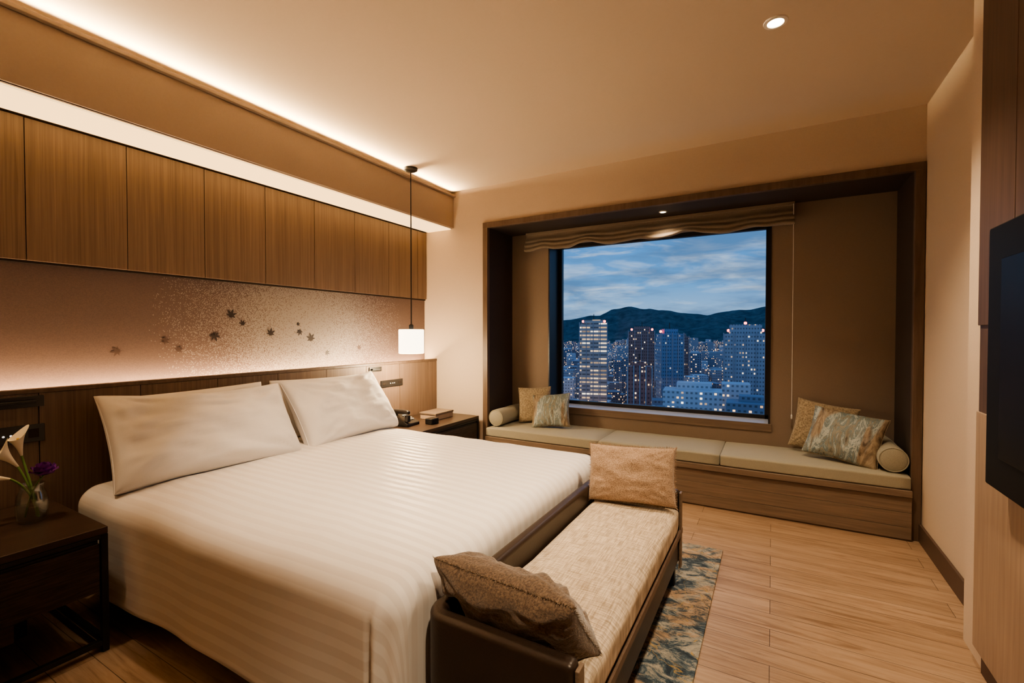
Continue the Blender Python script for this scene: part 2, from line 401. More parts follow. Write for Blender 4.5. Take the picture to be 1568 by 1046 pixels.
# ------------------------------------------------------------------ pillows
def pillow(name,w,h,t,mat,loc,face,lean,roll=0,piping=None,seed=0,wr=.012,pinch=.06,pw=.36,fringe=None,slump=0):
    F=Vector((face[0],face[1],0)).normalized(); U=Vector((0,0,1)); a=math.radians(lean)
    N=F*math.cos(a)+U*math.sin(a); Hh=U*math.cos(a)-F*math.sin(a); W=Hh.cross(N)
    R=Matrix((W,Hh,N)).transposed()@Matrix.Rotation(math.radians(roll),3,'Z')
    n=44; vs=[];fs=[]
    top={};bot={}
    def P(u,v,side):
        ex=1-pinch*(1-v*v); ey=1-pinch*(1-u*u)
        x=w/2*u*ex; y=h/2*v*ey
        k=max(0,(1-u*u)*(1-v*v))
        T=t/2*(k**pw)*(1-.22*v*slump)
        nn=noise.noise(Vector((u*2.2+seed*7.3,v*2.2,side*3)))*wr*1.6+noise.noise(Vector((u*6+seed,v*6,side*5)))*wr*.6
        nn+=wr*.9*max(0,noise.noise(Vector((u*2+v*6+seed,v*2-u*3,side*2))))
        cr=0
        for (cu,cv) in ((1,1),(-1,1),(1,-1),(-1,-1)):
            du,dv=u-cu,v-cv; rr=math.hypot(du,dv)
            if rr<1.0: cr+=math.sin(math.atan2(dv,du)*14+seed)*.007*(1-rr)*min(1,rr*5)
        y-= slump*.03*(1-u*u)*max(0,v)
        return Vector((x,y,side*(T+(nn+cr)*min(1,k*4)*(wr/.012))))
    for i in range(n+1):
        for j in range(n+1):
            u=math.sin((i/n-.5)*math.pi); v=math.sin((j/n-.5)*math.pi)
            top[i,j]=len(vs); vs.append(P(u,v,1))
    for i in range(n+1):
        for j in range(n+1):
            if i in(0,n) or j in (0,n): bot[i,j]=top[i,j]
            else:
                u=math.sin((i/n-.5)*math.pi); v=math.sin((j/n-.5)*math.pi)
                bot[i,j]=len(vs); vs.append(P(u,v,-1))
    for i in range(n):
        for j in range(n):
            fs.append((top[i,j],top[i+1,j],top[i+1,j+1],top[i,j+1]))
            fs.append((bot[i,j],bot[i,j+1],bot[i+1,j+1],bot[i+1,j]))
    me=bpy.data.meshes.new(name); me.from_pydata([tuple(v) for v in vs],[],fs); me.update()
    me.materials.append(mat)
    for p in me.polygons: p.use_smooth=True
    ob=bpy.data.objects.new(name,me)
    ob.matrix_world=Matrix.Translation(Vector(loc))@R.to_4x4()
    COL.objects.link(ob)
    loop=[top[i,0] for i in range(n)]+[top[n,j] for j in range(n)]+[top[i,n] for i in range(n,0,-1)]+[top[0,j] for j in range(n,0,-1)]
    if piping:
        cu=bpy.data.curves.new('piping','CURVE'); cu.dimensions='3D'; cu.bevel_depth=.003; cu.bevel_resolution=2
        s=cu.splines.new('POLY'); s.points.add(len(loop)-1); s.use_cyclic_u=True
        for q,ix in enumerate(loop): s.points[q].co=(*vs[ix],1)
        cu.materials.append(piping); c=bpy.data.objects.new('piping',cu); COL.objects.link(c); c.parent=ob
    if fringe:
        fv=[];ff=[]; rnd=random.Random(seed)
        m=len(loop)
        for q in range(m):
            a0=vs[loop[q]];b0=vs[loop[(q+1)%m]]
            seglen=(b0-a0).length; cnt=max(1,int(seglen/.002))
            for z in range(cnt):
                p=a0.lerp(b0,(z+rnd.random())/cnt)
                o=Vector((p.x/(w/2),p.y/(h/2),0)); 
                e=max(abs(o.x),abs(o.y)); o=Vector((o.x if abs(o.x)>e-.12 else 0,o.y if abs(o.y)>e-.12 else 0,0)).normalized()
                tip=p+o*rnd.uniform(.005,.014)+Vector((rnd.uniform(-.005,.005),rnd.uniform(-.005,.005),rnd.uniform(-.006,.006)))
                sd=Vector((-o.y,o.x,0))*.0014; b=len(fv)
                fv+=[p-sd,p+sd,tip]; ff.append((b,b+1,b+2))
        me=bpy.data.meshes.new('fringe'); me.from_pydata([tuple(x) for x in fv],[],ff); me.materials.append(fringe)
        c=bpy.data.objects.new('fringe',me); COL.objects.link(c); c.parent=ob
    return ob

# window bench cushions
pillow('throw_pillow',.38,.36,.11,M['beige'],(.325,4.005,.588),(-.20,-1),14,-8,M['beige'],1,.006,.07)
pillow('throw_pillow',.43,.35,.12,M['pattern'],(.43,3.835,.570),(-.28,-1),26,-8,M['beige'],2,.006,.07)
pillow('throw_pillow',.32,.34,.10,M['beige'],(-2.01,4.01,.578),(.35,-1),12,3,M['beige'],3,.006,.07)
pillow('throw_pillow',.36,.32,.11,M['pattern'],(-1.79,3.90,.555),(.15,-1),26,6,M['beige'],4,.006,.07)

# ------------------------------------------------------------------ roman blind
bl=empty('roman_blind',(-1.0,4.06,2.17))
bx0,bx1=-2.14,.138
nx=160
vs=[];fs=[];
prof=[(.0,0.0),(.0,-.03),(-.015,-.050),(-.03,-.068),(-.016,-.08),(-.034,-.092),(-.046,-.11),(-.03,-.12),(-.048,-.132),(-.055,-.15),(-.035,-.162),(-.015,-.155),(.0,-.135)]
for i in range(nx+1):
    u=i/nx; x=bx0+(bx1-bx0)*u
    sc=.016*math.cos(u*2*math.pi*5+.6)+.012*math.sin(u*17)+.014*noise.noise(Vector((u*16,0,0)))
    for k,(dy,dz) in enumerate(prof):
        f=k/(len(prof)-1)
        vs.append((x,4.075+dy+ .010*noise.noise(Vector((u*22,k*.7,0))),2.245+dz-f*sc+.010*noise.noise(Vector((u*18,k*2,4)))*f))
n=len(prof)
for i in range(nx):
    for k in range(n-1): fs.append((i*n+k,i*n+k+1,(i+1)*n+k+1,(i+1)*n+k))
b=mesh_obj('folded_fabric',vs,fs,M['blind'],bl,True); m=b.modifiers.new('s','SOLIDIFY'); m.thickness=.004
m=b.modifiers.new('ss','SUBSURF'); m.levels=1; m.render_levels=1
box('head_rail',bx0,bx1,4.06,4.10,2.235,2.260,M['blind'],bl,bev=.003)
tube('pull_cord',[(.13,4.05,2.24),(.13,4.05,.66)],.0022,M['white'],bl)
lathe('cord_weight',[(.002,0),(.006,.005),(.006,.03),(.002,.035)],(.13,4.05,.625),M['white'],bl,12)

# ------------------------------------------------------------------ bed
bed=empty('bed',(-1.9,1.76,.3))
BX0,BX1,BY0,BY1=-2.90,-.885,.86,2.68
BT=.55
box('bed_base',BX0+.02,BX1-.05,BY0+.09,BY1-.05,.06,.24,M['leather'],bed,bev=.02)
boxes('feet',[(-2.8,-2.74,y,y+.06,0,.06) for y in (.99,2.52)]+[(-1.05,-.99,y,y+.06,.0115,.06) for y in (.99,2.52)],M['black'],bed)
box('mattress',BX0+.005,BX1-.03,BY0+.07,BY1-.03,.241,BT-.04,M['pill'],bed,bev=.05,seg=4)
r=.085
ix0,ix1,iy0,iy1=-2.80,BX1-r-.004,BY0+r,BY1-r
drop=.42
def prof_h(s): 
    q=math.pi*r/2
    if s<q: return r*math.sin(s/r), r*(1-math.cos(s/r))
    return r, r+(s-q)
Ls=math.pi*r/2+drop-r
nx,ny=180,180
X=[ix0+(ix1+Ls-ix0)*i/nx for i in range(nx+1)]
Y=[iy0-Ls+(iy1-iy0+2*Ls)*j/ny for j in range(ny+1)]
vs=[];uv=[];fs=[]
for sx in X:
    for sy in Y:
        cx=min(max(sx,ix0),ix1); cy=min(max(sy,iy0),iy1)
        e=Vector((sx-cx,sy-cy,0)); s=e.length
        bul=.030*(1-((cy-1.765)/.83)**4)*(1-((cx+1.9)/1.0)**6 if abs(cx+1.9)<1 else 0)
        wr=.008*noise.noise(Vector((cx*2.5,cy*2.5,1)))+.004*noise.noise(Vector((cx*6,cy*6,3)))
        wr+=.008*max(0,noise.noise(Vector((cx*1.2-cy*3.2,cx*5+cy*1.2,9))))
        if s>1e-6:
            d=e/s; hh,vv=prof_h(min(s,Ls*1.08)); fr=min(1,vv/drop)
            both=abs(e.x)>1e-4 and abs(e.y)>1e-4
            ang=math.atan2(e.y,e.x)
            fold=(.007*math.sin(cx*7+noise.noise(Vector((cx*2,0,0)))*5)+.006*noise.noise(Vector((cx*5,cy*5,vv*3))))*fr
            if both: fold+= .036*math.sin(ang*9)*fr
            flare=.006*fr
            if e.x>0:
                k=abs(d.x); 
                fold=fold*(1-k); flare*=(1-k)
            p=Vector((cx,cy,0))+d*(hh+fold+flare)
            z=BT-vv+(bul+wr)*(1-fr)
            if s>Ls*.9: z+=.008*noise.noise(Vector((cx*3,cy*3,0)))*(s-Ls*.9)/(Ls*.1)
        else:
            p=Vector((cx,cy,0)); z=BT+bul+wr
        if p.y<1.3: p.y+=.045*max(0,(p.x+2.5)/1.6)*min(1,(1.3-p.y)/.4)
        p.x=min(p.x,BX1-.001)
        vs.append((p.x,p.y,max(z,.09))); uv.append((sx,sy))
for i in range(nx):
    for j in range(ny):
        a=i*(ny+1)+j; fs.append((a,a+ny+1,a+ny+2,a+1))
dv=mesh_obj('duvet',vs,fs,M['duvet'],bed,True,uv)
m=dv.modifiers.new('s','SOLIDIFY'); m.thickness=.012; m.offset=-1

# bed pillows
pillow('bed_pillow',.80,.40,.13,M['pill'],(-2.84,1.39,.755),(1,0),8,1,None,11,.010,.035,.30)
pillow('bed_pillow',.76,.40,.13,M['pill'],(-2.84,2.22,.755),(1,0),8,-1,None,12,.010,.035,.30)
pillow('bed_pillow',.89,.49,.23,M['pill'],(-2.62,1.35,.757),(1,-.04),33,-1.5,M['pill'],13,.015,.045,.27,slump=1)
pillow('bed_pillow',.80,.49,.23,M['pill'],(-2.62,2.235,.757),(1,.04),33,1.5,M['pill'],14,.015,.045,.27,slump=1)

# ------------------------------------------------------------------ settee at the foot of bed
st=empty('bed_end_settee',(-.63,1.72,.25))
X0,X1,Y0,Y1=-.865,-.40,1.00,2.44
rc=.07; th=.05
def upath(off,seg=8):
    x0=X0+off;y0=Y0+off;y1=Y1-off;rr=rc-off if rc-off>.005 else .005
    pts=[(X1,y0)]
    for k in range(seg+1):
        a=-math.pi/2-math.pi/2*k/seg; pts.append((x0+rr+rr*math.cos(a),y0+rr+rr*math.sin(a)))
    for k in range(seg+1):
        a=math.pi-math.pi/2*k/seg; pts.append((x0+rr+rr*math.cos(a),y1-rr+rr*math.sin(a)))
    pts.append((X1,y1)); return pts
o=upath(0); i_=upath(th); n=len(o)
vs=[];fs=[]
for lst,z in ((o,.12),(o,.485),(i_,.485),(i_,.12)):
    for (x,y) in lst: vs.append((x,y,z))
for q in range(n-1):
    for a in range(4):
        b2=(a+1)%4; fs.append((a*n+q,b2*n+q,b2*n+q+1,a*n+q+1))
fs.append((0,n,2*n,3*n)[::-1]); fs.append((n-1,2*n-1,3*n-1,4*n-1))
sh=mesh_obj('leather_shell',vs,fs,M['leather'],st); bevel(sh,.018,4,50)
boxes('seat_deck',[(X0+th+.002,X1+.0,Y0+th+.002,Y1-th-.002,.13,.295)],M['leather'],st,bev=.008)
box('front_rail',X1+.001,X1+.014,Y0+.004,Y1-.004,.265,.292,M['wood_trim'],st,bev=.002)
puffed('seat_cushion',X0+th+.004,X1+.012,Y0+th+.004,Y1-th-.004,.297,.405,M['woven'],st,bulge=.018,r=.03,wob=.006)
boxes('arm_end_caps',[(X1+.0005,X1+.012,Y0+.006,Y0+th-.006,.10,.475),(X1+.0005,X1+.012,Y1-th+.006,Y1-.006,.10,.475)],M['wood_h'],st,bev=.003)
boxes('legs',[(x,x+.035,y,y+.035,.0115,.13) for x in (X0+.03,X1-.05) for y in (Y0+.03,Y1-.065)],M['black'],st,bev=.003)
pillow('lumbar_pillow',.43,.28,.14,M['tan'],(-.615,2.31,.560),(.1,-1),18,2,None,21,.010,.05,.34,fringe=M['tan'])
pillow('lumbar_pillow',.47,.25,.15,M['brown_c'],(-.64,1.14,.498),(.08,1),38,-1,None,22,.014,.05,.34,fringe=M['beige'])

# rug
box('area_rug',-1.6,-.24,.35,2.92,.0005,.011,M['rug'],bev=.003)

# ------------------------------------------------------------------ nightstands
def nightstand(x0,x1,y0,y1,zt):
    p=empty('nightstand',((x0+x1)/2,(y0+y1)/2,zt/2)); q=.022
    box('top',x0,x1,y0,y1,zt-.028,zt,M['wood_dark'],p,bev=.003)
    fr=[]
    for x in (x0,x1-q):
        for y in (y0,y1-q): fr.append((x,x+q,y,y+q,0,zt-.0285))
    fr+=[(x1-q,x1,y0+q,y1-q,zt-.045,zt-.0285),(x1-q,x1,y0+q,y1-q,.03,.05),(x0,x0+q,y0+q,y1-q,.03,.05)]
    for y in (y0,y1-q): fr+=[(x0+q,x1-q,y,y+q,.03,.05),(x0+q,x1-q,y,y+q,zt-.045,zt-.0285)]
    boxes('metal_frame',fr,M['black'],p,bev=.0015,seg=1)
    box('drawer_box',x0+.03,x1-.02,y0+.026,y1-.026,.245,zt-.05,M['wood_dark'],p,bev=.002)
    box('drawer_front',x1-.019,x1-.004,y0+.026,y1-.026,.245,zt-.062,M['drawer'],p,bev=.003)
    box('drawer_pull',x1-.018,x1-.010,y0+.03,y1-.03,zt-.061,zt-.052,M['black'],p)
    box('drawer_runner',x0+.06,x1-.03,(y0+y1)/2-.1,(y0+y1)/2+.1,.17,.244,M['wood_dark'],p)
    boxes('lower_bracket',[((x0+x1)/2-.01,(x0+x1)/2+.01,(y0+y1)/2-.2,(y0+y1)/2+.2,.05,.17)],M['black'],p)
    return p
nightstand(-2.935,-2.31,.08,.80,.50)
nightstand(-2.935,-2.39,2.74,3.60,.50)

# headboard outlets
def outlet(name,y0,y1,z0,z1,kind):
    p=empty(name,(-2.94,(y0+y1)/2,(z0+z1)/2))
    box('plate',-2.9438,-2.936,y0,y1,z0,z1,M['plastic'],p,bev=.002)
    yc,zc=(y0+y1)/2,(z0+z1)/2
    if kind=='switch':
        w=(y1-y0)
        for k in (.42,.52,.60):
            yy=y0+w*k; ring=[(-2.9335,yy+.004*math.cos(a*math.pi/6),zc+.004*math.sin(a*math.pi/6)) for a in range(12)]
            back=[(-2.9362,b_[1],b_[2]) for b_ in ring]
            mesh_obj('button',ring+back,[tuple(range(12))]+[(a,12+a,12+(a+1)%12,(a+1)%12) for a in range(12)],M['dot'],p)
        boxes('sockets',[(-2.9359,-2.934,y0+.02,y0+.055,z0+.02,z1-.02),(-2.9359,-2.934,y1-.055,y1-.02,z0+.02,z1-.02)],M['groove'],p,bev=.001)
    else:
        box('reading_light_arm',-2.9359,-2.918,y0+.02,y1-.03,zc-.007,zc+.007,M['black'],p,bev=.003)
outlet('switch_panel',.56,.79,.775,.855,'switch')
outlet('reading_light',.56,.79,.935,.985,'arm')
outlet('switch_panel',2.90,3.17,.80,.86,'switch')
outlet('reading_light',2.77,2.91,.945,.985,'arm')

# ------------------------------------------------------------------ pendant
px,py=-2.645,2.96
pd=empty('pendant_lamp',(px,py,1.9))
lathe('canopy',[(.001,-.03),(.03,-.03),(.055,-.018),(.058,0),(.001,0)],(px,py,H-.001),M['black'],pd,28)
tube('cord',[(px,py,H-.03),(px,py,1.33)],.005,M['black'],pd)
lathe('top_cap',[(.001,0),(.02,0),(.02,.035),(.006,.045),(.001,.045)],(px,py,1.305),M['black'],pd,20)
lathe('shade',[(.001,0),(.100,0),(.105,.004),(.105,.198),(.100,.202),(.001,.202)],(px,py,1.102),M['shade'],pd,40)

# ------------------------------------------------------------------ downlights
def downlight(x,y,z,power,target,ang=90,blend=.8,col=(1,.76,.50),r=.045):
    p=empty('recessed_downlight',(x,y,z))
    lathe('trim_ring',[(r*.72,0),(r*.75,-.006),(r*1.05,-.005),(r*1.1,0)],(x,y,z-.0005),M['chrome'],p,32,cap=False)
    lathe('lens',[(.001,-.001),(r*.72,-.001),(r*.72,0),(.001,0)],(x,y,z-.001),M['lamp'],p,24)
    ld=bpy.data.lights.new('spot','SPOT'); ld.energy=power; ld.color=col; ld.spot_size=math.radians(ang); ld.spot_blend=blend; ld.shadow_soft_size=.05
    lo=bpy.data.objects.new('spot',ld); 
    lo.location=(x,y,z-.03); d=Vector(target)-Vector((x,y,z)); lo.rotation_euler=d.to_track_quat('-Z','Y').to_euler()
    link(lo,None); lo.parent=p; lo.matrix_parent_inverse=Matrix.Translation(-Vector((x,y,z)))
    return p
downlight(0,2.375,H,92,(0,2.4,0),105)
downlight(-.786,3.89,AZ,22,(-.786,3.76,0),125,r=.03)
downlight(-1.25,1.15,H,135,(-1.65,2.0,.5),72)  # added spot above the frame, brightens the bed
downlight(0.1,.35,H,110,(.1,1.3,0),78)  # added out-of-view spot, fill for the floor and room
downlight(-2.35,.35,H,34,(-2.62,.58,.5),30)  # unseen narrow spot added to light the vase

def strip(name,loc,sx,sy,power,direction,col=(1,.74,.42),spread=180):
    ld=bpy.data.lights.new(name,'AREA'); ld.shape='RECTANGLE'; ld.size=sx; ld.size_y=sy; ld.energy=power; ld.color=col
    ld.spread=math.radians(spread)
    lo=bpy.data.objects.new(name,ld); lo.location=loc
    z=-Vector(direction).normalized(); y=Vector((0,1,0)); x=y.cross(z).normalized(); y=z.cross(x)
    lo.rotation_euler=Matrix((x,y,z)).transposed().to_euler(); COL.objects.link(lo)
strip('cove_strip_light',(-2.79,1.08,2.612),.02,5.1,52,(1,0,.15),(1,.71,.38),spread=42)
strip('headboard_strip_light',(-3.045,1.08,.975),.03,5.1,24,(-.15,0,1),(1,.66,.36))
pl=bpy.data.lights.new('pendant_bulb','POINT'); pl.energy=23; pl.color=(1,.74,.44); pl.shadow_soft_size=.09
po=bpy.data.objects.new('pendant_bulb',pl); po.location=(px,py,1.02); link(po,pd)

# ------------------------------------------------------------------ tabletop items
vz=empty('flower_vase',(-2.64,.668,.58)); c=(-2.64,.668,.5005)
lathe('glass_body',[(.001,0),(.040,0),(.047,.01),(.050,.07),(.045,.11),(.036,.135),(.040,.155),(.038,.155),(.033,.135),(.042,.11),(.046,.07),(.043,.014),(.001,.012)],c,M['vase'],vz,32,cap=False)
lathe('water',[(.001,0),(.041,0),(.0445,.05),(.044,.075),(.001,.075)],(c[0],c[1],c[2]+.013),M['vase'],vz,24)
def bez(a,b,c_,n=12): return [tuple((1-t)**2*Vector(a)+2*t*(1-t)*Vector(b)+t*t*Vector(c_)) for t in [i/n for i in range(n+1)]]
def calla(tip,dirv,sc,nm):
    d=Vector(dirv).normalized(); q=d.to_track_quat('Z','X').to_matrix()
    vs=[];fs=[];ns=28;nh=12
    for k in range(nh+1):
        h=k/nh
        for a in range(ns):
            an=2*math.pi*a/ns
            c0=(1+math.cos(an))/2
            rr=sc*(.07+.20*h+.26*h**3)
            hh=sc*(h*1.3+ .75*h**2*(c0**2.2))
            out=1+ .45*h**4*c0**2
            v=q@Vector((rr*out*math.cos(an),rr*math.sin(an)*(1-.25*h*c0),hh)); vs.append(Vector(tip)+v)
    for k in range(nh):
        for a in range(ns): b=(a+1)%ns; fs.append((k*ns+a,k*ns+b,(k+1)*ns+b,(k+1)*ns+a))
    mesh_obj(nm,vs,fs,M['calla'],vz,True)
    tube(nm+'_spadix',[tuple(Vector(tip)+d*sc*k) for k in (.3,.8,1.3)],.004,M['spadix'],vz)
h1=(-2.685,.640,.725); h2=(-2.665,.612,.685); h3=(-2.70,.655,.765)
for i,(h,d) in enumerate(((h1,(-.1,-.5,.8)),(h2,(.15,-.9,.35)),(h3,(.05,-.15,1)))):
    tube('stem_%d'%i,bez((-2.63+.01*i,.68,.52),(-2.64,.67,.64),h),.004,M['green'],vz)
    calla(h,d,.058,'calla_%d'%i)
fh=Vector((-2.60,.695,.69))
tube('stem_p',bez((-2.65,.65,.52),(-2.63,.66,.64),tuple(fh)),.003,M['green'],vz)
vs=[];fs=[]
for k in range(18):
    a=k*2.4; ti=.2+.9*(k/18); L_=.052
    ax=Vector((math.cos(a)*math.cos(ti),math.sin(a)*math.cos(ti),math.sin(ti))); sd=Vector((-math.sin(a),math.cos(a),0)); b=len(vs); up=ax.cross(sd)
    for u in range(5):
        for w in range(3):
            uu=u/4; wd=math.sin(math.pi*(.15+.8*uu))*.026
            vs.append(fh+ax*L_*uu+sd*wd*(w-1)+up*(.014*uu*uu*(1 if w!=1 else .4)))
    for u in range(4):
        for w in range(2): fs.append((b+u*3+w,b+u*3+w+1,b+u*3+w+4,b+u*3+w+3))
mesh_obj('purple_bloom',vs,fs,M['purple'],vz,True)

PX,PY=.10,.06
ph=empty('telephone',(-2.785+PX,2.875+PY,.53))
vs=[(-2.87,2.80,.501),(-2.70,2.80,.501),(-2.70,2.95,.501),(-2.87,2.95,.501),(-2.87,2.80,.595),(-2.70,2.80,.525),(-2.70,2.95,.525),(-2.87,2.95,.595)]
vs=[(a+PX,b+PY,c_) for a,b,c_ in vs]
bevel(mesh_obj('phone_body',vs,[(0,3,2,1),(4,5,6,7),(0,1,5,4),(1,2,6,5),(2,3,7,6),(3,0,4,7)],M['plastic'],ph),.006)
puffed('handset',-2.872+PX,-2.702+PX,2.802+PY,2.842+PY,.600,.632,M['plastic'],ph,bulge=.004,r=.012,wob=0)
for s,zz in ((-2.855,.600),(-2.72,.578)): box('handset_cup',s-.018+PX,s+.018+PX,2.803+PY,2.841+PY,zz-.04,zz+.015,M['plastic'],ph,bev=.006)
boxes('keys',[(-2.82+.022*i+PX,-2.806+.022*i+PX,2.865+.022*j+PY,2.879+.022*j+PY,.555-.009*i+.02,.581-.0090*i) for i in range(4) for j in range(3)],M['white'],ph)
tb=empty('wooden_tray_box',(-2.66,3.33,.525))
box('box_body',-2.76,-2.58,3.20,3.45,.501,.545,M['wood_r'],tb,bev=.003)
box('box_lid',-2.765,-2.575,3.195,3.455,.546,.562,M['wood_h'],tb,bev=.003)
cb=empty('alarm_clock',(-2.55,3.07,.53))
box('clock_body',-2.56,-2.49,3.03,3.13,.501,.55,M['plastic'],cb,bev=.006)
box('clock_face',-2.4899,-2.487,3.04,3.12,.508,.543,M['screen'],cb,bev=.001)

# ------------------------------------------------------------------ outside: city
def bmat(name, wall, lit, cellw, cellh, frac, strength, ribbon=False):
    t=NT(name); v=t.coords(kind='UV')
    sep=t.n('ShaderNodeSeparateXYZ'); t.l(v,sep.inputs[0])
    gx=t.math('DIVIDE',sep.outputs['X'],cellw); gy=t.math('DIVIDE',sep.outputs['Y'],cellh)
    fx=t.math('FLOOR',gx); fy=t.math('FLOOR',gy); rx=t.math('FRACT',gx); ry=t.math('FRACT',gy)
    cm=t.n('ShaderNodeCombineXYZ'); t.l(fx,cm.inputs[0]); t.l(fy,cm.inputs[1])
    wn=t.n('ShaderNodeTexWhiteNoise'); wn.noise_dimensions='2D'; t.l(cm.outputs[0],wn.inputs['Vector'])
    on=t.math('LESS_THAN',wn.outputs['Value'],frac)
    mx=t.math('MULTIPLY',t.math('GREATER_THAN',rx,.04 if ribbon else .25),t.math('LESS_THAN',rx,.96 if ribbon else .75))
    my=t.math('MULTIPLY',t.math('GREATER_THAN',ry,.42),t.math('LESS_THAN',ry,.82))
    win=t.math('MULTIPLY',mx,my)
    geo=t.n('ShaderNodeNewGeometry'); sn=t.n('ShaderNodeSeparateXYZ'); t.l(geo.outputs['True Normal'],sn.inputs[0])
    side=t.math('LESS_THAN',t.math('ABSOLUTE',sn.outputs['Z']),.5)
    win=t.math('MULTIPLY',win,side)
    t.base(t.mix(win,wall,[x*.45 for x in wall])); t.set(Roughness=.6)
    e=t.math('MULTIPLY',t.math('MULTIPLY',win,on),strength)
    e=t.math('MULTIPLY',e,t.ramp(wn.outputs['Value'],[(0,.15),(frac,1)]))
    c=t.ramp(wn.outputs['Value'],[(0,lit),(frac*.6,lit),(frac,(1,.88,.66))])
    t.l(c,t.b.inputs['Emission Color']); t.l(e,t.b.inputs['Emission Strength'])
    return t.m
G=-75
def add_b(vs,fs,uv_loops,cx,cy,w,d,z0,z1,rot):
    c_,s_=math.cos(rot),math.sin(rot)
    P=[(cx+c_*a-s_*b,cy+s_*a+c_*b) for a,b in ((-w/2,-d/2),(w/2,-d/2),(w/2,d/2),(-w/2,d/2))]
    off=random.randint(0,400)*3.0
    for k in range(4):
        a,b=P[k],P[(k+1)%4]; L_=w if k%2==0 else d; i=len(vs)
        vs+=[(a[0],a[1],z0),(b[0],b[1],z0),(b[0],b[1],z1),(a[0],a[1],z1)]; fs.append((i,i+1,i+2,i+3))
        uv_loops+=[(off,z0-G),(off+L_,z0-G),(off+L_,z1-G),(off,z1-G)]; off+=60
    i=len(vs); vs+=[(p[0],p[1],z1) for p in P]; fs.append((i,i+1,i+2,i+3)); uv_loops+=[(0,0)]*4
def city_mesh(name,blds,mat,parent=None):
    vs,fs,uv=[],[],[]
    for b in blds: add_b(vs,fs,uv,*b)
    return mesh_obj(name,vs,fs,mat,parent,False,uv)
warm=(1,.62,.28)
bm1=bmat('tower_white_bands',(.50,.43,.40),warm,7,3.3,.62,1.0,True)
bm2=bmat('tower_brown',(.25,.19,.19),warm,2.0,3.0,.18,1.2)
bm3=bmat('tower_bluegrey',(.20,.29,.42),(.9,.76,.6),1.8,2.9,.10,.9)
bm4=bmat('tower_grey',(.36,.38,.43),warm,1.9,3.0,.14,1.1)
bm5=bmat('midrise_light',(.52,.56,.62),warm,2.6,3.0,.20,1.6)  # facade colours lightened and blued to carry distance haze
bm6=bmat('midrise_dark',(.22,.25,.31),(1,.55,.22),2.6,3.0,.26,2.3)
bm7=bmat('midrise_red',(.34,.15,.13),warm,2.0,2.8,.26,1.3)
M['pier']=plain('facade_stone',(.34,.34,.38),.7,nscale=1,bump=0)
def tower(cx,cy,w,d,top,rot,mat,crown=(0.6,6),reds=2):
    p=empty('office_tower',(cx,cy,(G+top)/2))
    city_mesh('tower_block',[(cx,cy,w,d,G,top,rot),(cx,cy,w*crown[0],d*crown[0],top,top+crown[1],rot)],mat,p)
    c_,s_=math.cos(rot),math.sin(rot)
    vs,fs,uv=[],[],[]
    for k in range(5):
        a=-w/2+w*k/4; add_b(vs,fs,uv,cx+c_*a+s_*(d/2+.2),cy+s_*a-c_*(d/2+.2),.7,.9,G,top+.8,rot)
    mesh_obj('facade_piers',vs,fs,M['pier'],p)
    for k in range(reds):
        a=(-w*.4,w*.4,0)[k]
        x,y=cx+c_*a,cy+s_*a
        lathe('warning_light_%d'%k,[(.1,0),(1.0,.4),(1.0,1.8),(.1,2.2)],(x,y,top+crown[1]*(.2 if k<2 else 1)),M['redl'],p,8)
    tube('antenna',[(cx,cy,top+crown[1]),(cx,cy,top+crown[1]+5)],.3,M['black'],p)
tower(-135,383,23,22,10,.30,bm1,(.7,3),2)
tower(-111,454,24,22,3,.2,bm2,(.6,5),2)
tower(-74,395,18,17,1,.45,bm3,(.6,4),1)
tower(-18,392,29,24,1,.05,bm4,(.75,7),3)
tower(-75.5,302,15,14,-20,.3,bm7,(.6,3),0)
tower(-90,520,26,20,-2,.1,bm2,(.7,3),1)
city_mesh('lowrise_office',[(-42.5,300,33,20,G,-33,.12),(-42,304,20,12,-33,-29,.12),(-20,322,16,16,G,-30,.1)],bm5)
city_mesh('shopping_block',[(-12,282,20,18,G,-36,.05),(-10,286,12,10,-36,-33,.05)],bm6)
rnd=random.Random(3)
A,B_,C_=[],[],[]
for k in range(2300):
    y=rnd.uniform(250,2040); ratio=rnd.uniform(-.62,.22); x=ratio*y
    if y<330 and rnd.random()<.5: continue
    w=rnd.uniform(9,24); dd=rnd.uniform(9,20)
    zt=G+rnd.uniform(9,24)+(rnd.random()<.24)*rnd.uniform(8,34)
    if y>900: zt+=rnd.uniform(0,12)
    if y<420: zt=min(zt,-48)
    if y<330: zt=min(zt,-58)
    if any(abs(x-a)<32 and abs(y-b)<32 for a,b in ((-135,383),(-111,454),(-74,395),(-18,392),(-75,302),(-90,520),(-42,300),(-12,282))): continue
    if -150<x<-85 and 290<y<370: continue
    (A,B_,C_)[k%3].append((x,y,w,dd,G,zt,rnd.uniform(0,.6)))
ct=empty('city_skyline',(-200,900,G))
city_mesh('blocks_light',A,bm5,ct); city_mesh('blocks_dark',B_,bm6,ct); city_mesh('blocks_grey',C_,bm4,ct)
vs,fs=[],[]
for k in range(1750):
    if k<1400: y=rnd.uniform(260,1800); x=rnd.uniform(-.6,.15)*y; z=G+rnd.uniform(4,12) if rnd.random()<.5 else G+rnd.uniform(15,34); s=.3+y/1900
    else: x=rnd.uniform(-165,-85); y=rnd.uniform(280,400); z=G+rnd.uniform(2,14); s=.75
    b=len(vs); vs+=[(x-s,y,z),(x,y-s,z),(x+s,y,z),(x,y+s,z),(x,y,z+s),(x,y,z-s)]
    fs+=[(b,b+1,b+4),(b+1,b+2,b+4),(b+2,b+3,b+4),(b+3,b,b+4),(b+1,b,b+5),(b+2,b+1,b+5),(b+3,b+2,b+5),(b,b+3,b+5)]
mesh_obj('street_lights',vs,fs,emit('street_light_glow',(1,.52,.18),5),ct)
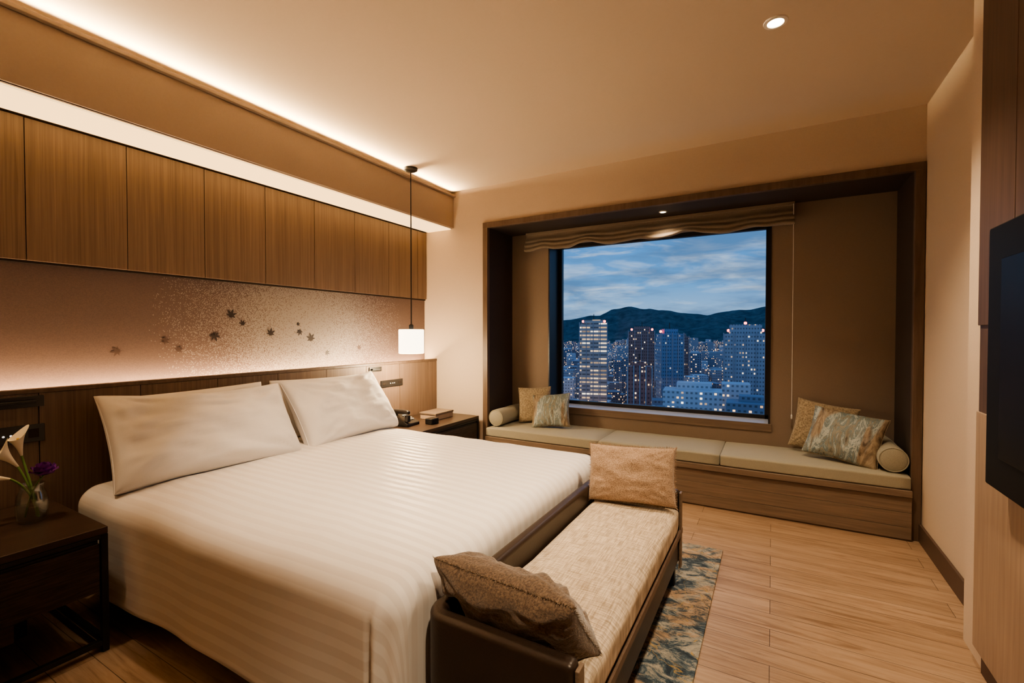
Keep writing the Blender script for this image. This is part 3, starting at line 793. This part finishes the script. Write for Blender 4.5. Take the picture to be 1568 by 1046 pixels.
t=NT('city_ground'); f=t.noise(t.coords(),.02,5); t.base(t.ramp(f,[(.4,(.06,.10,.09)),(.6,(.18,.19,.21))])); M['ground']=t.m
mesh_obj('city_ground',[(-4000,60,G),(3000,60,G),(3000,6000,G),(-4000,6000,G)],[(0,1,2,3)],M['ground'])
vs,fs=[],[]
for k in range(110):
    x=rnd.uniform(-150,-85); y=rnd.uniform(290,350); s=rnd.uniform(4,7); b=len(vs); z=G+s*1.2
    for th_ in range(1,5):
        for a in range(8):
            tt=math.pi*th_/5; aa=a*math.pi/4; q=s*rnd.uniform(.8,1.15)
            vs.append((x+q*math.sin(tt)*math.cos(aa),y+q*math.sin(tt)*math.sin(aa),z+q*math.cos(tt)))
    for th_ in range(3):
        for a in range(8): c2=(a+1)%8; fs.append((b+th_*8+a,b+(th_+1)*8+a,b+(th_+1)*8+c2,b+th_*8+c2))
    fs.append(tuple(b+a for a in range(8)))
mesh_obj('street_trees',vs,fs,plain('tree_foliage',(.035,.07,.04),.9,nscale=.5,bump=0),ct,True)
# mountains
prof=[(-3500,60),(-2200,75),(-1600,85),(-1244,92),(-1050,120),(-900,172),(-831,180),(-700,166),(-600,150),(-480,132),(-354,122),(-250,136),(-120,150),(-35,158),(200,145),(600,110),(1500,60)]
def ph_(x):
    for (a,b),(c3,d) in zip(prof,prof[1:]):
        if a<=x<=c3:
            t=(x-a)/(c3-a); t=t*t*(3-2*t); return b+(d-b)*t
    return 60
vs,fs=[],[];NX,NY=260,40
for i in range(NX+1):
    x=-3500+5000*i/NX
    for j in range(NY+1):
        v=j/NY; y=2080+1400*v
        if v<.68: k=(v/.68); k=k**1.3
        else: k=1-(v-.68)
        sx=x*3000/y
        hgt=(ph_(sx if abs(sx)<3499 else x)-G)*k
        hgt+= (noise.fractal(Vector((x/230,y/230,0)),1,2,6)*40)*min(1,v*3)*(1-.6*max(0,1-abs(v-.68)*6))
        vs.append((x,y,G+max(-2,hgt)))
for i in range(NX):
    for j in range(NY): a=i*(NY+1)+j; fs.append((a,a+NY+1,a+NY+2,a+1))
t=NT('forest_mountain'); f=t.noise(t.coords(),.02,6,.7)
base=t.ramp(f,[(.35,(.045,.085,.10)),(.65,(.11,.17,.18))])  # bluish forest tones with aerial haze mixed into the colour
t.base(base); t.set(Roughness=1); t.b.inputs['Specular IOR Level'].default_value=0
mesh_obj('mountain_range',vs,fs,t.m,None,True)

# ------------------------------------------------------------------ world
W=bpy.data.worlds.new('dusk_sky'); S.world=W; W.use_nodes=True; nt=W.node_tree; nt.nodes.clear()
o=nt.nodes.new('ShaderNodeOutputWorld'); bg=nt.nodes.new('ShaderNodeBackground'); nt.links.new(bg.outputs[0],o.inputs[0])
tc=nt.nodes.new('ShaderNodeTexCoord')
sx=nt.nodes.new('ShaderNodeSeparateXYZ'); nt.links.new(tc.outputs['Generated'],sx.inputs[0])
gr=nt.nodes.new('ShaderNodeValToRGB'); nt.links.new(sx.outputs['Z'],gr.inputs[0])
e=gr.color_ramp.elements; e[0].position=0; e[0].color=(.42,.60,.80,1); e[1].position=.28; e[1].color=(.06,.26,.70,1)
q=e.new(.10); q.color=(.14,.38,.74,1)
mp=nt.nodes.new('ShaderNodeMapping'); mp.inputs['Scale'].default_value=(1,1,5.5); nt.links.new(tc.outputs['Generated'],mp.inputs[0])
nz=nt.nodes.new('ShaderNodeTexNoise'); nz.inputs['Scale'].default_value=6.5; nz.inputs['Detail'].default_value=9; nz.inputs['Roughness'].default_value=.6; nz.inputs['Distortion'].default_value=.5; nt.links.new(mp.outputs[0],nz.inputs['Vector'])
cr=nt.nodes.new('ShaderNodeValToRGB'); nt.links.new(nz.outputs['Fac'],cr.inputs[0]); cr.color_ramp.elements[0].position=.48; cr.color_ramp.elements[1].position=.74
mx=nt.nodes.new('ShaderNodeMixRGB'); nt.links.new(cr.outputs[0],mx.inputs[0]); nt.links.new(gr.outputs[0],mx.inputs[1]); mx.inputs[2].default_value=(.66,.80,.95,1)
nz2=nt.nodes.new('ShaderNodeTexNoise'); nz2.inputs['Scale'].default_value=4.4; nz2.inputs['Detail'].default_value=8; nz2.inputs['Roughness'].default_value=.6; nt.links.new(mp.outputs[0],nz2.inputs['Vector'])
cr2=nt.nodes.new('ShaderNodeValToRGB'); nt.links.new(nz2.outputs['Fac'],cr2.inputs[0]); cr2.color_ramp.elements[0].position=.44; cr2.color_ramp.elements[1].position=.62
mm=nt.nodes.new('ShaderNodeMath'); mm.operation='MULTIPLY'; mm.inputs[1].default_value=.75; nt.links.new(cr2.outputs[0],mm.inputs[0])
mx2=nt.nodes.new('ShaderNodeMixRGB'); nt.links.new(mm.outputs[0],mx2.inputs[0]); nt.links.new(mx.outputs[0],mx2.inputs[1]); mx2.inputs[2].default_value=(.10,.21,.40,1)
nt.links.new(mx2.outputs[0],bg.inputs[0]); bg.inputs[1].default_value=.62

# ------------------------------------------------------------------ camera
cam=bpy.data.cameras.new('camera'); co=bpy.data.objects.new('camera',cam); COL.objects.link(co); S.camera=co
cam.sensor_width=36; cam.lens=36*706/1568; cam.clip_start=.02; cam.clip_end=12000
yaw=math.radians(29.47); pitch=math.radians(-1.0)
co.location=(0,0,1.27); co.rotation_euler=(math.radians(90)+pitch,0,yaw)
S.view_settings.view_transform='AgX'
try: S.view_settings.look='AgX - Medium High Contrast'
except Exception: pass
S.view_settings.exposure=0.72
